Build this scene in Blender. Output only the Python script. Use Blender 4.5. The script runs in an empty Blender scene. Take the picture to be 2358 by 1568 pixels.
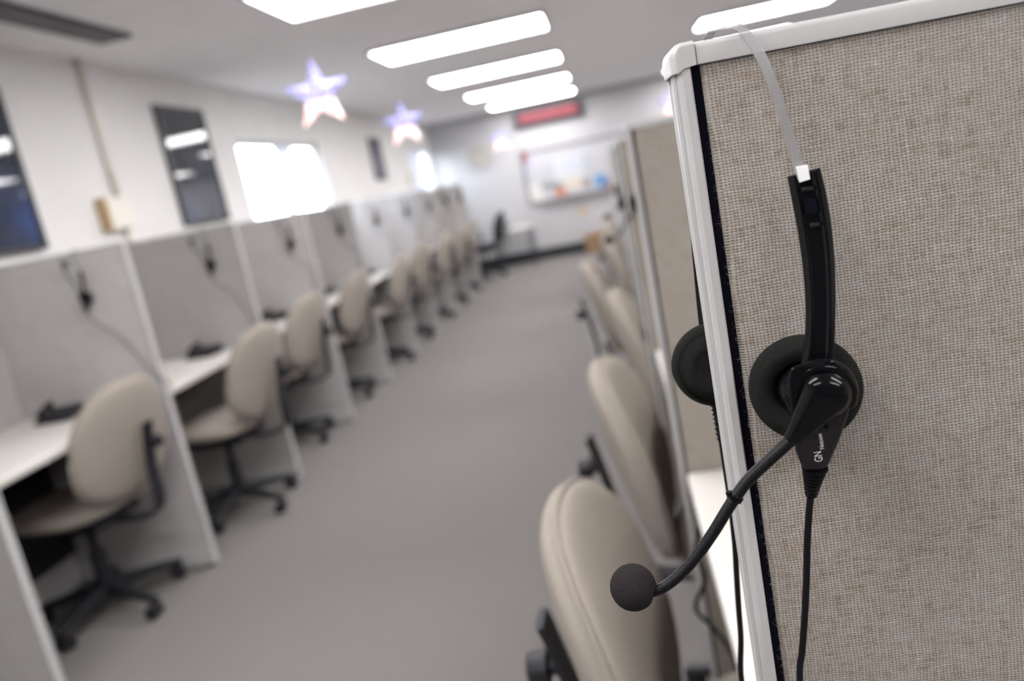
import bpy, bmesh, math, random
from mathutils import Vector, Matrix
random.seed(7)
S = bpy.context.scene
COL = S.collection
PI = math.pi

# ------------------------------------------------------------------ camera
FPX, YAW, PITCH, ROLL, ZC = 1799.19, 0.1546, 0.2030, 0.1971, 1.3028
_f = Vector((-math.sin(YAW)*math.cos(PITCH), math.cos(YAW)*math.cos(PITCH), -math.sin(PITCH)))
_r = Vector((math.cos(YAW), math.sin(YAW), 0)); _u = _r.cross(_f)
_c, _s = math.cos(ROLL), math.sin(ROLL)
CR = _c*_r - _s*_u; CU = _s*_r + _c*_u
cd = bpy.data.cameras.new('camera'); cam = bpy.data.objects.new('camera', cd); COL.objects.link(cam)
m = Matrix((CR, CU, -_f)).transposed().to_4x4(); m.translation = Vector((0, 0, ZC)); cam.matrix_world = m
cd.sensor_width = 36; cd.sensor_fit = 'HORIZONTAL'; cd.lens = FPX/2358*36
cd.clip_start = 0.02; cd.clip_end = 100
cd.dof.use_dof = True; cd.dof.focus_distance = 0.43; cd.dof.aperture_fstop = 4.2
S.camera = cam

# ------------------------------------------------------------------ light and exposure
S.view_settings.view_transform = 'Standard'; S.view_settings.look = 'None'
S.view_settings.gamma = 1; S.view_settings.use_curve_mapping = False
S.view_settings.exposure = 1.0
W = bpy.data.worlds.new('daylight'); S.world = W; W.use_nodes = True
W.node_tree.nodes['Background'].inputs[0].default_value = (0.86, 0.93, 1.0, 1)
W.node_tree.nodes['Background'].inputs[1].default_value = 9.0
_n = W.node_tree.nodes; _tc = _n.new('ShaderNodeTexCoord'); _sp = _n.new('ShaderNodeSeparateXYZ'); _rp = _n.new('ShaderNodeValToRGB')
_rp.color_ramp.elements[0].position = 0.49; _rp.color_ramp.elements[0].color = (0.055, 0.055, 0.05, 1)      # ground outside
_rp.color_ramp.elements[1].position = 0.51; _rp.color_ramp.elements[1].color = (0.86, 0.93, 1.0, 1)         # bright overcast sky
_mp = _n.new('ShaderNodeMapRange'); _mp.inputs[1].default_value = -1; _mp.inputs[2].default_value = 1
W.node_tree.links.new(_tc.outputs['Generated'], _sp.inputs[0]); W.node_tree.links.new(_sp.outputs[2], _mp.inputs[0])
W.node_tree.links.new(_mp.outputs[0], _rp.inputs[0]); W.node_tree.links.new(_rp.outputs[0], _n['Background'].inputs[0])
LAMP = 9.0

def ray(px, py):
    X = px-1179; Y = py-784
    return _f + _r*((_c*X-_s*Y)/FPX) - _u*((_s*X+_c*Y)/FPX)
def aty(px, py, y): d = ray(px, py); return Vector((0, 0, ZC)) + d*(y/d.y)
def atx(px, py, x): d = ray(px, py); return Vector((0, 0, ZC)) + d*(x/d.x)
def atz(px, py, z): d = ray(px, py); return Vector((0, 0, ZC)) + d*((z-ZC)/d.z)

# ------------------------------------------------------------------ materials
def mat(name, col, rough=0.6, metal=0.0, coat=0.0, spec=0.5):
    M = bpy.data.materials.new(name); M.use_nodes = True
    b = M.node_tree.nodes['Principled BSDF']
    b.inputs['Base Color'].default_value = (*col, 1); b.inputs['Roughness'].default_value = rough
    b.inputs['Metallic'].default_value = metal; b.inputs['Coat Weight'].default_value = coat
    b.inputs['Coat Roughness'].default_value = 0.05
    b.inputs['Specular IOR Level'].default_value = spec
    return M
def N(M, t, **kw):
    n = M.node_tree.nodes.new(t)
    for k, v in kw.items(): setattr(n, k, v)
    return n
def LK(M, a, b): M.node_tree.links.new(a, b)
def bs(M): return M.node_tree.nodes['Principled BSDF']
def mth(M, op, a, b=None, c=None):
    n = N(M, 'ShaderNodeMath', operation=op)
    for i, v in enumerate((a, b, c)):
        if v is None: continue
        if isinstance(v, (int, float)): n.inputs[i].default_value = v
        else: LK(M, v, n.inputs[i])
    return n.outputs[0]
def objxyz(M):
    tc = N(M, 'ShaderNodeTexCoord'); sp = N(M, 'ShaderNodeSeparateXYZ'); LK(M, tc.outputs['Object'], sp.inputs[0])
    return tc.outputs['Object'], sp.outputs[0], sp.outputs[1], sp.outputs[2]
def noise(M, vec, scale, detail=3, rough=0.5):
    n = N(M, 'ShaderNodeTexNoise'); n.inputs['Scale'].default_value = scale
    n.inputs['Detail'].default_value = detail; n.inputs['Roughness'].default_value = rough
    LK(M, vec, n.inputs['Vector']); return n
def ramp(M, fac, stops):
    r = N(M, 'ShaderNodeValToRGB'); LK(M, fac, r.inputs[0]); e = r.color_ramp.elements
    while len(e) < len(stops): e.new(0.5)
    for el, (p, c) in zip(e, stops): el.position = p; el.color = (*c, 1)
    return r.outputs[0]
def bump(M, h, strength, dist):
    b = N(M, 'ShaderNodeBump'); b.inputs['Strength'].default_value = strength; b.inputs['Distance'].default_value = dist
    LK(M, h, b.inputs['Height']); LK(M, b.outputs[0], bs(M).inputs['Normal'])
def noisy(name, c1, c2, scale, rough=0.8, bstr=0.0, bdist=0.001, spec=0.3, bscale=None, detail=4):
    M = mat(name, c1, rough, spec=spec); v, x, y, z = objxyz(M)
    n = noise(M, v, scale, detail); LK(M, ramp(M, n.outputs[0], [(0.3, c1), (0.7, c2)]), bs(M).inputs['Base Color'])
    if bstr: bump(M, noise(M, v, bscale or scale, 2).outputs[0], bstr, bdist)
    return M

def weave_material(nm, tint):
    M = mat(nm, (0.3, 0.27, 0.24), 0.95, spec=0.15)
    v, x, y, z = objxyz(M)
    x = mth(M, 'ADD', x, y)
    wob = noise(M, v, 22, 3); sp = N(M, 'ShaderNodeSeparateXYZ'); LK(M, wob.outputs['Color'], sp.inputs[0])
    wob2 = noise(M, v, 420, 2); sp2 = N(M, 'ShaderNodeSeparateXYZ'); LK(M, wob2.outputs['Color'], sp2.inputs[0])
    def wobble(c, i, off):
        a = mth(M, 'MULTIPLY_ADD', sp.outputs[i], 0.0040, c)
        return mth(M, 'MULTIPLY_ADD', sp2.outputs[i], 0.0009, a)
    u = mth(M, 'DIVIDE', wobble(x, 0, 0), 0.00192); w = mth(M, 'DIVIDE', wobble(z, 1, 0), 0.00153)
    fu = mth(M, 'FRACT', u); fw = mth(M, 'FRACT', w); iu = mth(M, 'FLOOR', u); iw = mth(M, 'FLOOR', w)
    su = mth(M, 'SINE', mth(M, 'MULTIPLY', fu, PI)); sw = mth(M, 'SINE', mth(M, 'MULTIPLY', fw, PI))
    chk = mth(M, 'PINGPONG', mth(M, 'ADD', iu, iw), 1.0)
    # thread surfaces: warp runs along z, weft along x
    def prof(a): return mth(M, 'POWER', a, 0.45)
    warp = mth(M, 'MULTIPLY', prof(su), mth(M, 'MULTIPLY_ADD', mth(M, 'MULTIPLY', sw, mth(M, 'MULTIPLY_ADD', chk, 2.0, -1.0)), 0.13, 0.74))
    weft = mth(M, 'MULTIPLY', prof(sw), mth(M, 'MULTIPLY_ADD', mth(M, 'MULTIPLY', su, mth(M, 'MULTIPLY_ADD', chk, -2.0, 1.0)), 0.13, 0.80))
    h = mth(M, 'MAXIMUM', warp, weft)
    # per-thread tone, slowly changing along the thread
    def thread(ia, along):
        cx = N(M, 'ShaderNodeCombineXYZ'); LK(M, mth(M, 'MULTIPLY', ia, 3.71), cx.inputs[0]); LK(M, mth(M, 'MULTIPLY', along, 70.0), cx.inputs[1])
        return noise(M, cx.outputs[0], 1.0, 3, 0.6).outputs[0]
    tone = mth(M, 'MULTIPLY', mth(M, 'ADD', thread(iu, z), thread(iw, x)), 0.5)
    fm = N(M, 'ShaderNodeMapping'); fm.inputs['Scale'].default_value = (0.45, 1, 1.5); LK(M, v, fm.inputs[0])
    fib = noise(M, fm.outputs[0], 1500, 4, 0.75).outputs[0]
    big = noise(M, v, 14, 4, 0.6).outputs[0]
    t = mth(M, 'ADD', mth(M, 'MULTIPLY', tone, 0.55), mth(M, 'MULTIPLY_ADD', big, 0.10, mth(M, 'MULTIPLY', fib, 0.35)))
    tn = lambda *c_: tuple(a*b_ for a, b_ in zip(c_, tint))
    col = ramp(M, t, [(0.36, tn(0.155, 0.128, 0.105)), (0.44, tn(0.225, 0.195, 0.162)), (0.49, tn(0.27, 0.247, 0.212)), (0.55, tn(0.272, 0.262, 0.242)), (0.65, tn(0.385, 0.355, 0.31))])
    gap = ramp(M, h, [(0.36, (0.08, 0.065, 0.06)), (0.60, (0.84, 0.83, 0.82)), (0.86, (1.22, 1.22, 1.22))])
    mx = N(M, 'ShaderNodeMix', data_type='RGBA', blend_type='MULTIPLY'); mx.inputs[0].default_value = 1
    LK(M, col, mx.inputs[6]); LK(M, gap, mx.inputs[7]); LK(M, mx.outputs[2], bs(M).inputs['Base Color'])
    hh = mth(M, 'MULTIPLY_ADD', fib, 0.7, h)
    bump(M, hh, 0.75, 0.0004)
    return M

MAT = {}
MAT['fabric'] = weave_material('woven_fabric', (1.16, 1.14, 1.16)); MAT['grey_fabric'] = weave_material('grey_woven_fabric', (1.66, 1.74, 1.98))
MAT['trim'] = noisy('painted_trim', (0.440, 0.437, 0.436), (0.446, 0.443, 0.442), 60, 0.36, 0.12, 0.0003, 0.5, 1800)
MAT['black_core'] = mat('black_core', (0.003, 0.003, 0.008), 0.9, spec=0.1)
MAT['wall'] = noisy('wall_paint', (0.75, 0.745, 0.735), (0.79, 0.785, 0.775), 3, 0.75)
MAT['carpet'] = noisy('carpet', (0.150, 0.141, 0.137), (0.225, 0.214, 0.208), 130, 0.97, 0.6, 0.004, 0.1, 500, 6)
MAT['laminate'] = mat('laminate', (0.62, 0.60, 0.565), 0.4)
MAT['laminate_edge'] = mat('laminate_edge', (0.70, 0.68, 0.64), 0.45)
MAT['upholstery'] = noisy('upholstery', (0.275, 0.245, 0.215), (0.312, 0.28, 0.247), 350, 0.95, 0.5, 0.001, 0.15, 900)
MAT['black_plastic'] = noisy('black_plastic', (0.012, 0.012, 0.016), (0.018, 0.018, 0.022), 200, 0.45, spec=0.3)
MAT['gloss_black'] = mat('gloss_black', (0.003, 0.003, 0.004), 0.13, coat=0.0, spec=0.22)
MAT['satin_black'] = noisy('satin_black', (0.012, 0.011, 0.012), (0.018, 0.017, 0.018), 400, 0.38, 0.15, 0.0002, 0.3, 3000)
MAT['foam'] = noisy('foam', (0.002, 0.002, 0.002), (0.026, 0.027, 0.026), 3000, 1.0, 1.0, 0.0008, 0.15, 2600, 3)
MAT['mic_foam'] = noisy('mic_foam', (0.006, 0.005, 0.006), (0.038, 0.032, 0.034), 3000, 1.0, 1.0, 0.0006, 0.15, 2800, 3)
MAT['rubber'] = mat('rubber', (0.004, 0.004, 0.006), 0.38, spec=0.22)
MAT['print'] = mat('white_print', (0.75, 0.75, 0.76), 0.6)
MAT['metal'] = mat('steel', (0.45, 0.45, 0.46), 0.3, 1.0)
MAT['dark_frame'] = mat('dark_frame', (0.03, 0.032, 0.04), 0.35)
MAT['baseboard'] = mat('baseboard_rubber', (0.012, 0.014, 0.020), 0.5)
MAT['alu'] = mat('aluminium_frame', (0.20, 0.20, 0.21), 0.5, 0.3)
MAT['board'] = noisy('whiteboard_face', (0.42, 0.425, 0.455), (0.47, 0.475, 0.50), 4, 0.7)
MAT['conduit'] = mat('conduit_paint', (0.80, 0.765, 0.70), 0.6)
MAT['tan'] = mat('tan_edge', (0.50, 0.36, 0.20), 0.6)
MAT['vent'] = mat('vent_dark', (0.10, 0.10, 0.115), 0.6)
def plain(n, c, r=0.6): MAT[n] = mat(n, c, r); return MAT[n]

# ceiling tiles: 0.61 x 1.22 m lay-in panels with fine dark joints
M = mat('ceiling_tile', (0.60, 0.59, 0.60), 0.9, spec=0.2); MAT['ceiling'] = M
v, x, y, z = objxyz(M)
def joint(c, pitch, off):
    f = mth(M, 'FRACT', mth(M, 'DIVIDE', mth(M, 'ADD', c, off), pitch)); d = mth(M, 'ABSOLUTE', mth(M, 'SUBTRACT', f, 0.5))
    return mth(M, 'GREATER_THAN', d, 0.5-0.006/pitch)
j = mth(M, 'MAXIMUM', joint(x, 1.22, 1.43), joint(y, 0.624, 0.02))
mx = N(M, 'ShaderNodeMix', data_type='RGBA'); LK(M, j, mx.inputs[0])
LK(M, ramp(M, noise(M, v, 9, 5).outputs[0], [(0.3, (0.85, 0.84, 0.86)), (0.7, (0.89, 0.88, 0.90))]), mx.inputs[6])
mx.inputs[7].default_value = (0.78, 0.77, 0.79, 1); LK(M, mx.outputs[2], bs(M).inputs['Base Color'])

def emis(name, col, st):
    M = bpy.data.materials.new(name); M.use_nodes = True; nt = M.node_tree; nt.nodes.remove(bs(M))
    e = N(M, 'ShaderNodeEmission'); e.inputs[0].default_value = (*col, 1); e.inputs[1].default_value = st
    LK(M, e.outputs[0], nt.nodes['Material Output'].inputs[0]); MAT[name] = M; return M
emis('lamp_diffuser', (1.0, 0.970, 0.968), LAMP)
emis('fairy_light', (0.85, 0.85, 1.0), 14.0)

def clear(name, tint, tr, rough=0.08, sheen_col=(0.8, 0.8, 0.8)):
    M = mat(name, sheen_col, rough); nt = M.node_tree
    t = N(M, 'ShaderNodeBsdfTransparent'); t.inputs[0].default_value = (*tint, 1)
    mx = N(M, 'ShaderNodeMixShader'); mx.inputs[0].default_value = tr
    LK(M, bs(M).outputs[0], mx.inputs[1]); LK(M, t.outputs[0], mx.inputs[2]); LK(M, mx.outputs[0], nt.nodes['Material Output'].inputs[0])
    MAT[name] = M; return M
clear('clear_band', (0.93, 0.93, 0.94), 0.50, 0.08, (0.33, 0.325, 0.33))
clear('window_glass', (0.97, 0.98, 1.0), 0.93, 0.03, (0.2, 0.2, 0.2))
clear('sheer_curtain', (0.80, 0.84, 0.95), 0.18, 0.9, (0.80, 0.83, 0.90))

# glossy dark picture print
def picture(name, a, b, c, scale):
    M = mat(name, a, 0.035, coat=0.0, spec=0.8); v, x, y, z = objxyz(M)
    n = noise(M, v, scale, 2); LK(M, ramp(M, n.outputs[0], [(0.35, a), (0.52, b), (0.68, c)]), bs(M).inputs['Base Color']); MAT[name] = M
picture('night_print', (0.018, 0.022, 0.035), (0.035, 0.050, 0.10), (0.05, 0.08, 0.20), 3.0)
picture('grey_print', (0.030, 0.034, 0.045), (0.055, 0.060, 0.080), (0.04, 0.06, 0.13), 2.2)
picture('violet_print', (0.06, 0.06, 0.10), (0.12, 0.12, 0.17), (0.10, 0.11, 0.22), 3.0)

# star foil: blue field with white spots above, red and white stripes below, softly lit from inside
def star_material():
    M = mat('star_foil', (0.5, 0.5, 0.9), 0.35); v, x, y, z = objxyz(M); nt = M.node_tree
    low = mth(M, 'LESS_THAN', z, -0.030)
    vo = N(M, 'ShaderNodeTexVoronoi'); vo.inputs['Scale'].default_value = 34; vo.inputs['Randomness'].default_value = 0.35; LK(M, v, vo.inputs['Vector'])
    dots = mth(M, 'LESS_THAN', vo.outputs['Distance'], 0.33)
    st = mth(M, 'GREATER_THAN', mth(M, 'SINE', mth(M, 'MULTIPLY', x, 150)), 0.25)
    a = N(M, 'ShaderNodeMix', data_type='RGBA'); LK(M, dots, a.inputs[0]); a.inputs[6].default_value = (0.34, 0.34, 0.80, 1); a.inputs[7].default_value = (0.9, 0.9, 1, 1)
    b = N(M, 'ShaderNodeMix', data_type='RGBA'); LK(M, st, b.inputs[0]); b.inputs[6].default_value = (1, 0.93, 0.90, 1); b.inputs[7].default_value = (0.95, 0.42, 0.40, 1)
    c = N(M, 'ShaderNodeMix', data_type='RGBA'); LK(M, low, c.inputs[0]); LK(M, a.outputs[2], c.inputs[6]); LK(M, b.outputs[2], c.inputs[7])
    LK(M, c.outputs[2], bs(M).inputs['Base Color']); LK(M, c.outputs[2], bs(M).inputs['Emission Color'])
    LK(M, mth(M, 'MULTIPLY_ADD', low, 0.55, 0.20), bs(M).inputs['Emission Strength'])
    t = N(M, 'ShaderNodeBsdfTransparent'); mx = N(M, 'ShaderNodeMixShader')
    LK(M, mth(M, 'MULTIPLY_ADD', low, -0.45, 0.55), mx.inputs[0])
    LK(M, bs(M).outputs[0], mx.inputs[1]); LK(M, t.outputs[0], mx.inputs[2]); LK(M, mx.outputs[0], nt.nodes['Material Output'].inputs[0])
    MAT['star'] = M
star_material()

# LED display: rows of small red dots
M = mat('led_matrix', (0.02, 0.004, 0.006), 0.4); v, x, y, z = objxyz(M); MAT['led'] = M
def dotax(c): return mth(M, 'ABSOLUTE', mth(M, 'SUBTRACT', mth(M, 'FRACT', mth(M, 'DIVIDE', c, 0.0125)), 0.5))
dd = mth(M, 'LESS_THAN', mth(M, 'ADD', mth(M, 'POWER', dotax(x), 2), mth(M, 'POWER', dotax(z), 2)), 0.19)
bs(M).inputs['Emission Color'].default_value = (0.62, 0.06, 0.10, 1); LK(M, mth(M, 'MULTIPLY', dd, .8), bs(M).inputs['Emission Strength'])

# ------------------------------------------------------------------ mesh helpers
def obj(name, bm, m, parent=None, smooth=False, origin=None, bev=None, seg=2):
    """link bm as one mesh object; origin (world) shifts the vertices so the object sits there"""
    if origin is None and parent is not None and parent.get('_w'): origin = Vector(parent['_w'])
    bmesh.ops.recalc_face_normals(bm, faces=bm.faces)
    me = bpy.data.meshes.new(name)
    if origin is not None: bmesh.ops.translate(bm, verts=bm.verts, vec=-Vector(origin))
    bm.to_mesh(me); bm.free()
    me.materials.append(MAT[m] if isinstance(m, str) else m)
    if smooth:
        for p in me.polygons: p.use_smooth = True
    o = bpy.data.objects.new(name, me); COL.objects.link(o)
    if parent is not None:
        o.parent = parent
        if origin is not None: o.location = Vector(origin) - Vector(parent['_w'])
    elif origin is not None: o.location = origin
    if bev:
        b = o.modifiers.new('bevel', 'BEVEL'); b.width = bev; b.segments = seg; b.limit_method = 'ANGLE'; b.angle_limit = 0.6
        if not smooth:
            for p in me.polygons: p.use_smooth = True
            w = o.modifiers.new('wn', 'WEIGHTED_NORMAL'); w.keep_sharp = False
    return o
def tag(o, label=None, cat=None, group=None, kind=None):
    if label: o['label'] = label
    if cat: o['category'] = cat
    if group: o['group'] = group
    if kind: o['kind'] = kind
    return o
def thing(name, label, cat, loc=(0, 0, 0), rz=0, group=None, world=False):
    o = bpy.data.objects.new(name, None); COL.objects.link(o); o.location = loc; o.rotation_euler = (0, 0, rz)
    o.empty_display_size = 0.1
    if world: o['_w'] = tuple(loc)
    return tag(o, label, cat, group)
def dup(root, loc, rz, label, group=None):
    def cp(o, par):
        c = o.copy(); COL.objects.link(c)
        if par is not None: c.parent = par
        for ch in [k for k in bpy.data.objects if k.parent == o]: cp(ch, c)
        return c
    r = cp(root, None); r.location = loc; r.rotation_euler = (0, 0, rz); r['label'] = label
    if group: r['group'] = group
    return r
def box(bm, x0, x1, y0, y1, z0, z1):
    r = bmesh.ops.create_cube(bm, size=1)
    for v in r['verts']:
        v.co = Vector((x0+(v.co.x+.5)*(x1-x0), y0+(v.co.y+.5)*(y1-y0), z0+(v.co.z+.5)*(z1-z0)))
    return bm
def bx(*a): return box(bmesh.new(), *a)
def cyl(bm, p, q, r1, r2=None, n=20):
    p, q = Vector(p), Vector(q); d = q-p; r2 = r1 if r2 is None else r2
    M_ = Matrix.Translation((p+q)/2) @ d.to_track_quat('Z', 'Y').to_matrix().to_4x4()
    bmesh.ops.create_cone(bm, cap_ends=True, segments=n, radius1=r1, radius2=r2, depth=d.length, matrix=M_)
    return bm
def loft(bm, rings, cap=True, closed=True):
    vs = [[bm.verts.new(p) for p in r] for r in rings]
    n = len(vs[0])
    for a, b in zip(vs, vs[1:]):
        for i in range(n if closed else n-1):
            j = (i+1) % n; bm.faces.new((a[i], a[j], b[j], b[i]))
    if cap: bm.faces.new(vs[0]); bm.faces.new(vs[-1][::-1])
    return bm
def smoothpath(pts, n):
    """Catmull-Rom through pts (any tuples of floats), n samples per span"""
    P = [Vector(p) for p in pts]; out = []
    for i in range(len(P)-1):
        p0 = P[max(i-1, 0)]; p1 = P[i]; p2 = P[i+1]; p3 = P[min(i+2, len(P)-1)]
        for k in range(n):
            t = k/n
            out.append(0.5*((2*p1)+(p2-p0)*t+(2*p0-5*p1+4*p2-p3)*t*t+(3*p1-p0-3*p2+p3)*t**3))
    out.append(P[-1]); return out
def tube(bm, pts, r, n=12, cap=True):
    rings = []; nr = None
    for i, p in enumerate(pts):
        t = (pts[min(i+1, len(pts)-1)]-pts[max(i-1, 0)]).normalized()
        if nr is None: nr = t.orthogonal().normalized()
        nr = (nr-t*nr.dot(t)).normalized(); b = t.cross(nr)
        rr = r(i/(len(pts)-1)) if callable(r) else r
        rings.append([p+nr*math.cos(2*PI*k/n)*rr+b*math.sin(2*PI*k/n)*rr for k in range(n)])
    return loft(bm, rings, cap)
def ribbon(bm, pts, normals, prof):
    """sweep profile prof(i01)->[(w,h)] ; w runs across, h along the normal"""
    rings = []
    for i, p in enumerate(pts):
        t = (pts[min(i+1, len(pts)-1)]-pts[max(i-1, 0)]).normalized()
        nn = normals[i]; nn = (nn-t*nn.dot(t)).normalized(); w = t.cross(nn)
        rings.append([p+w*a+nn*b for a, b in prof(i/(len(pts)-1))])
    return loft(bm, rings)
def lathe(bm, prof, center, axis, n=48, cap=True, xup=None):
    """prof [(radius, height along axis)]"""
    ax = Vector(axis).normalized(); e1 = ax.orthogonal().normalized(); e2 = ax.cross(e1); c = Vector(center)
    rings = [[c+ax*h+(e1*math.cos(2*PI*k/n)+e2*math.sin(2*PI*k/n))*max(r, 1e-5) for k in range(n)] for r, h in prof]
    return loft(bm, rings, cap)
def superpad(bm, cx, cy, cz, sx, sy, sz, e_plan, e_sec, bend=None, nu=40, nv=20):
    """cushion whose thickness runs along x; outline in y,z"""
    def sg(a, e): return math.copysign(abs(a)**e, a)
    rings = []
    for j in range(1, nv):
        ph = -PI/2+PI*j/nv
        ring = []
        for i in range(nu):
            th = 2*PI*i/nu
            y = sy*sg(math.cos(ph), e_sec)*sg(math.cos(th), e_plan); z = sz*sg(math.cos(ph), e_sec)*sg(math.sin(th), e_plan); x = sx*sg(math.sin(ph), e_sec)
            p = Vector((x, y, z))
            if bend: p = bend(p)
            ring.append(p+Vector((cx, cy, cz)))
        rings.append(ring)
    return loft(bm, rings)

# ================================================================== the room
XW, XE, YN, YF, CH = -2.50, 4.2, -6.0, 11.85, 2.286
def struct(name, bm, m, **k): o = obj(name, bm, m, **k); tag(o, kind='structure'); return o
struct('floor', bx(XW-.2, XE+.2, YN-.2, YF+.2, -.1, 0), 'carpet')
struct('ceiling', bx(XW-.2, XE+.2, YN-.2, YF+.2, CH, CH+.1), 'ceiling')
MAT['wall_grey'] = noisy('far_wall_paint', (0.44, 0.44, 0.455), (0.48, 0.48, 0.495), 3, 0.8)
struct('wall_far', bx(XW-.2, XE+.2, YF, YF+.15, 0, CH), 'wall_grey')
struct('wall_near', bx(XW-.2, XE+.2, YN-.15, YN, 0, CH), 'wall_grey')
struct('wall_right', bx(XE, XE+.15, YN, YF, 0, CH), 'wall')
# left wall with two window openings
def wp(px, py): p = atx(px, py, XW); return p.y, p.z
w1 = (5.43, 7.08, 1.33, 1.93); w2 = (10.66, 12.0, 1.31, 1.92)
w2 = (10.50, 11.78, 1.31, 1.915)
bm = bmesh.new(); T0, T1 = XW-.10, XW
box(bm, T0, T1, YN, w1[0], 0, CH); box(bm, T0, T1, w1[0], w1[1], 0, w1[2]); box(bm, T0, T1, w1[0], w1[1], w1[3], CH)
box(bm, T0, T1, w1[1], w2[0], 0, CH); box(bm, T0, T1, w2[0], w2[1], 0, w2[2]); box(bm, T0, T1, w2[0], w2[1], w2[3], CH)
box(bm, T0, T1, w2[1], YF, 0, CH)
struct('wall_left', bm, 'wall')
for n, w in ((1, w1), (2, w2)):
    fr = bmesh.new(); a, b, c, d = w; t = .035; xa, xb = XW-.075, XW-.035
    box(fr, xa, xb, a, b, c, c+t); box(fr, xa, xb, a, b, d-t, d); box(fr, xa, xb, a, a+t, c+t, d-t); box(fr, xa, xb, b-t, b, c+t, d-t)
    box(fr, xa, xb, (a+b)/2-.02, (a+b)/2+.02, c+t, d-t)
    o = struct('window_%d' % n, fr, 'trim')
    obj('window_pane', bx(XW-.058, XW-.052, a+t, b-t, c+t, d-t), 'window_glass', o)
    obj('window_sill', bx(XW-.034, XW+.02, a-.03, b+.03, c-.025, c-.001), 'trim', o)
struct('baseboard_far', bx(XW, XE, YF-.012, YF-.001, 0, .16), 'baseboard')
struct('baseboard_left', bx(XW+.001, XW+.012, YN, YF-.013, 0, .10), 'baseboard')

# curtain over part of window two and a pale swag in window one
def curtain(y0, y1, z0, z1, amp, waves, label, name):
    bm = bmesh.new(); n = 60; rows = []
    for s in (0, 1):
        pass
    for j in range(9):
        z = z0+(z1-z0)*j/8
        rows.append([Vector((XW-.018+amp*.8*math.sin(waves*2*PI*i/n), y0+(y1-y0)*i/n, z)) for i in range(n+1)])
    loft(bm, rows, cap=False, closed=False)
    o = obj(name, bm, 'sheer_curtain', smooth=True); tag(o, label, 'curtain'); so = o.modifiers.new('thick', 'SOLIDIFY'); so.thickness = .0015
    return o
curtain(w2[0]+.02, w2[0]+.62, w2[2]+.02, w2[3]-.01, .010, 7, 'pale sheer curtain drawn over near half of the far window', 'sheer_curtain')
bm = bmesh.new(); n = 40; rows = []
for j in range(7):
    row = []
    for i in range(n+1):
        u = i/n; y = w1[0]+.62+u*.46; drop = .085*math.sin(PI*u)**.8+.012
        row.append(Vector((XW-.018+.008*math.sin(u*30+j*.4), y, w1[3]-.02-drop*j/6)))
    rows.append(row)
loft(bm, rows, cap=False, closed=False)
o = obj('window_swag', bm, 'sheer_curtain', smooth=True); tag(o, 'short pale swag hanging at top middle of the big bright window', 'curtain')
so = o.modifiers.new('thick', 'SOLIDIFY'); so.thickness = .0015

# ------------------------------------------------------------------ ceiling lights
ORD = ['nearest the camera', 'second', 'third', 'fourth', 'fifth and farthest']
def lamp_proto():
    t = thing('ceiling_light', '', 'ceiling light', (0, 0, CH))
    fr = bmesh.new(); a, b, h = 1.205/2, .30, .022
    box(fr, -a, a, -b, -b+.02, -h, 0); box(fr, -a, a, b-.02, b, -h, 0); box(fr, -a, -a+.02, -b+.02, b-.02, -h, 0); box(fr, a-.02, a, -b+.02, b-.02, -h, 0)
    obj('frame', fr, 'trim', t)
    obj('diffuser', bx(-a+.021, a-.021, -b+.021, b-.021, -.016, -.004), 'lamp_diffuser', t)
    return t
lp = None
def put_light(x, y, label, g):
    global lp
    if lp is None:
        lp = lamp_proto(); lp.location = (x, y, CH-.0005); lp['label'] = label; lp['group'] = g; return
    dup(lp, (x, y, CH-.0005), 0, label, g)
for i in range(-4, 4):
    yc = 5.63+1.872*i-(.1 if i == 3 else 0)
    lab = {-1: 'large fluorescent ceiling panel cut off by top edge of the photo', 0: 'widest full fluorescent ceiling panel, nearest complete one over the aisle',
           1: 'second complete fluorescent ceiling panel over the aisle', 2: 'third complete fluorescent ceiling panel over the aisle',
           3: 'farthest fluorescent ceiling panel, just above the red message sign'}.get(i, 'fluorescent ceiling panel over the aisle behind the camera')
    put_light(-0.817, yc, lab, 'ceiling lights over the aisle')
    lab = {1: 'fluorescent ceiling panel above the fabric partition with headset', 3: 'farthest right ceiling panel peeking beside the partition corner'}.get(i, 'fluorescent ceiling panel over the right cubicles, hidden by near partition')
    put_light(1.60, yc, lab, 'ceiling lights over the right cubicles')

# ceiling slot vent
t = thing('ceiling_vent', 'long dark linear vent in ceiling at upper left', 'vent', (-2.14, 2.42, CH))
obj('vent_frame', bx(-.085, .085, -1.2, 1.25, -.012, -.001), 'vent', t)
for k in range(5):
    obj('vent_slat', bx(-.065+k*.03, -.04+k*.03, -1.18, 1.23, -.020, -.0125), 'dark_frame', t)

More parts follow.
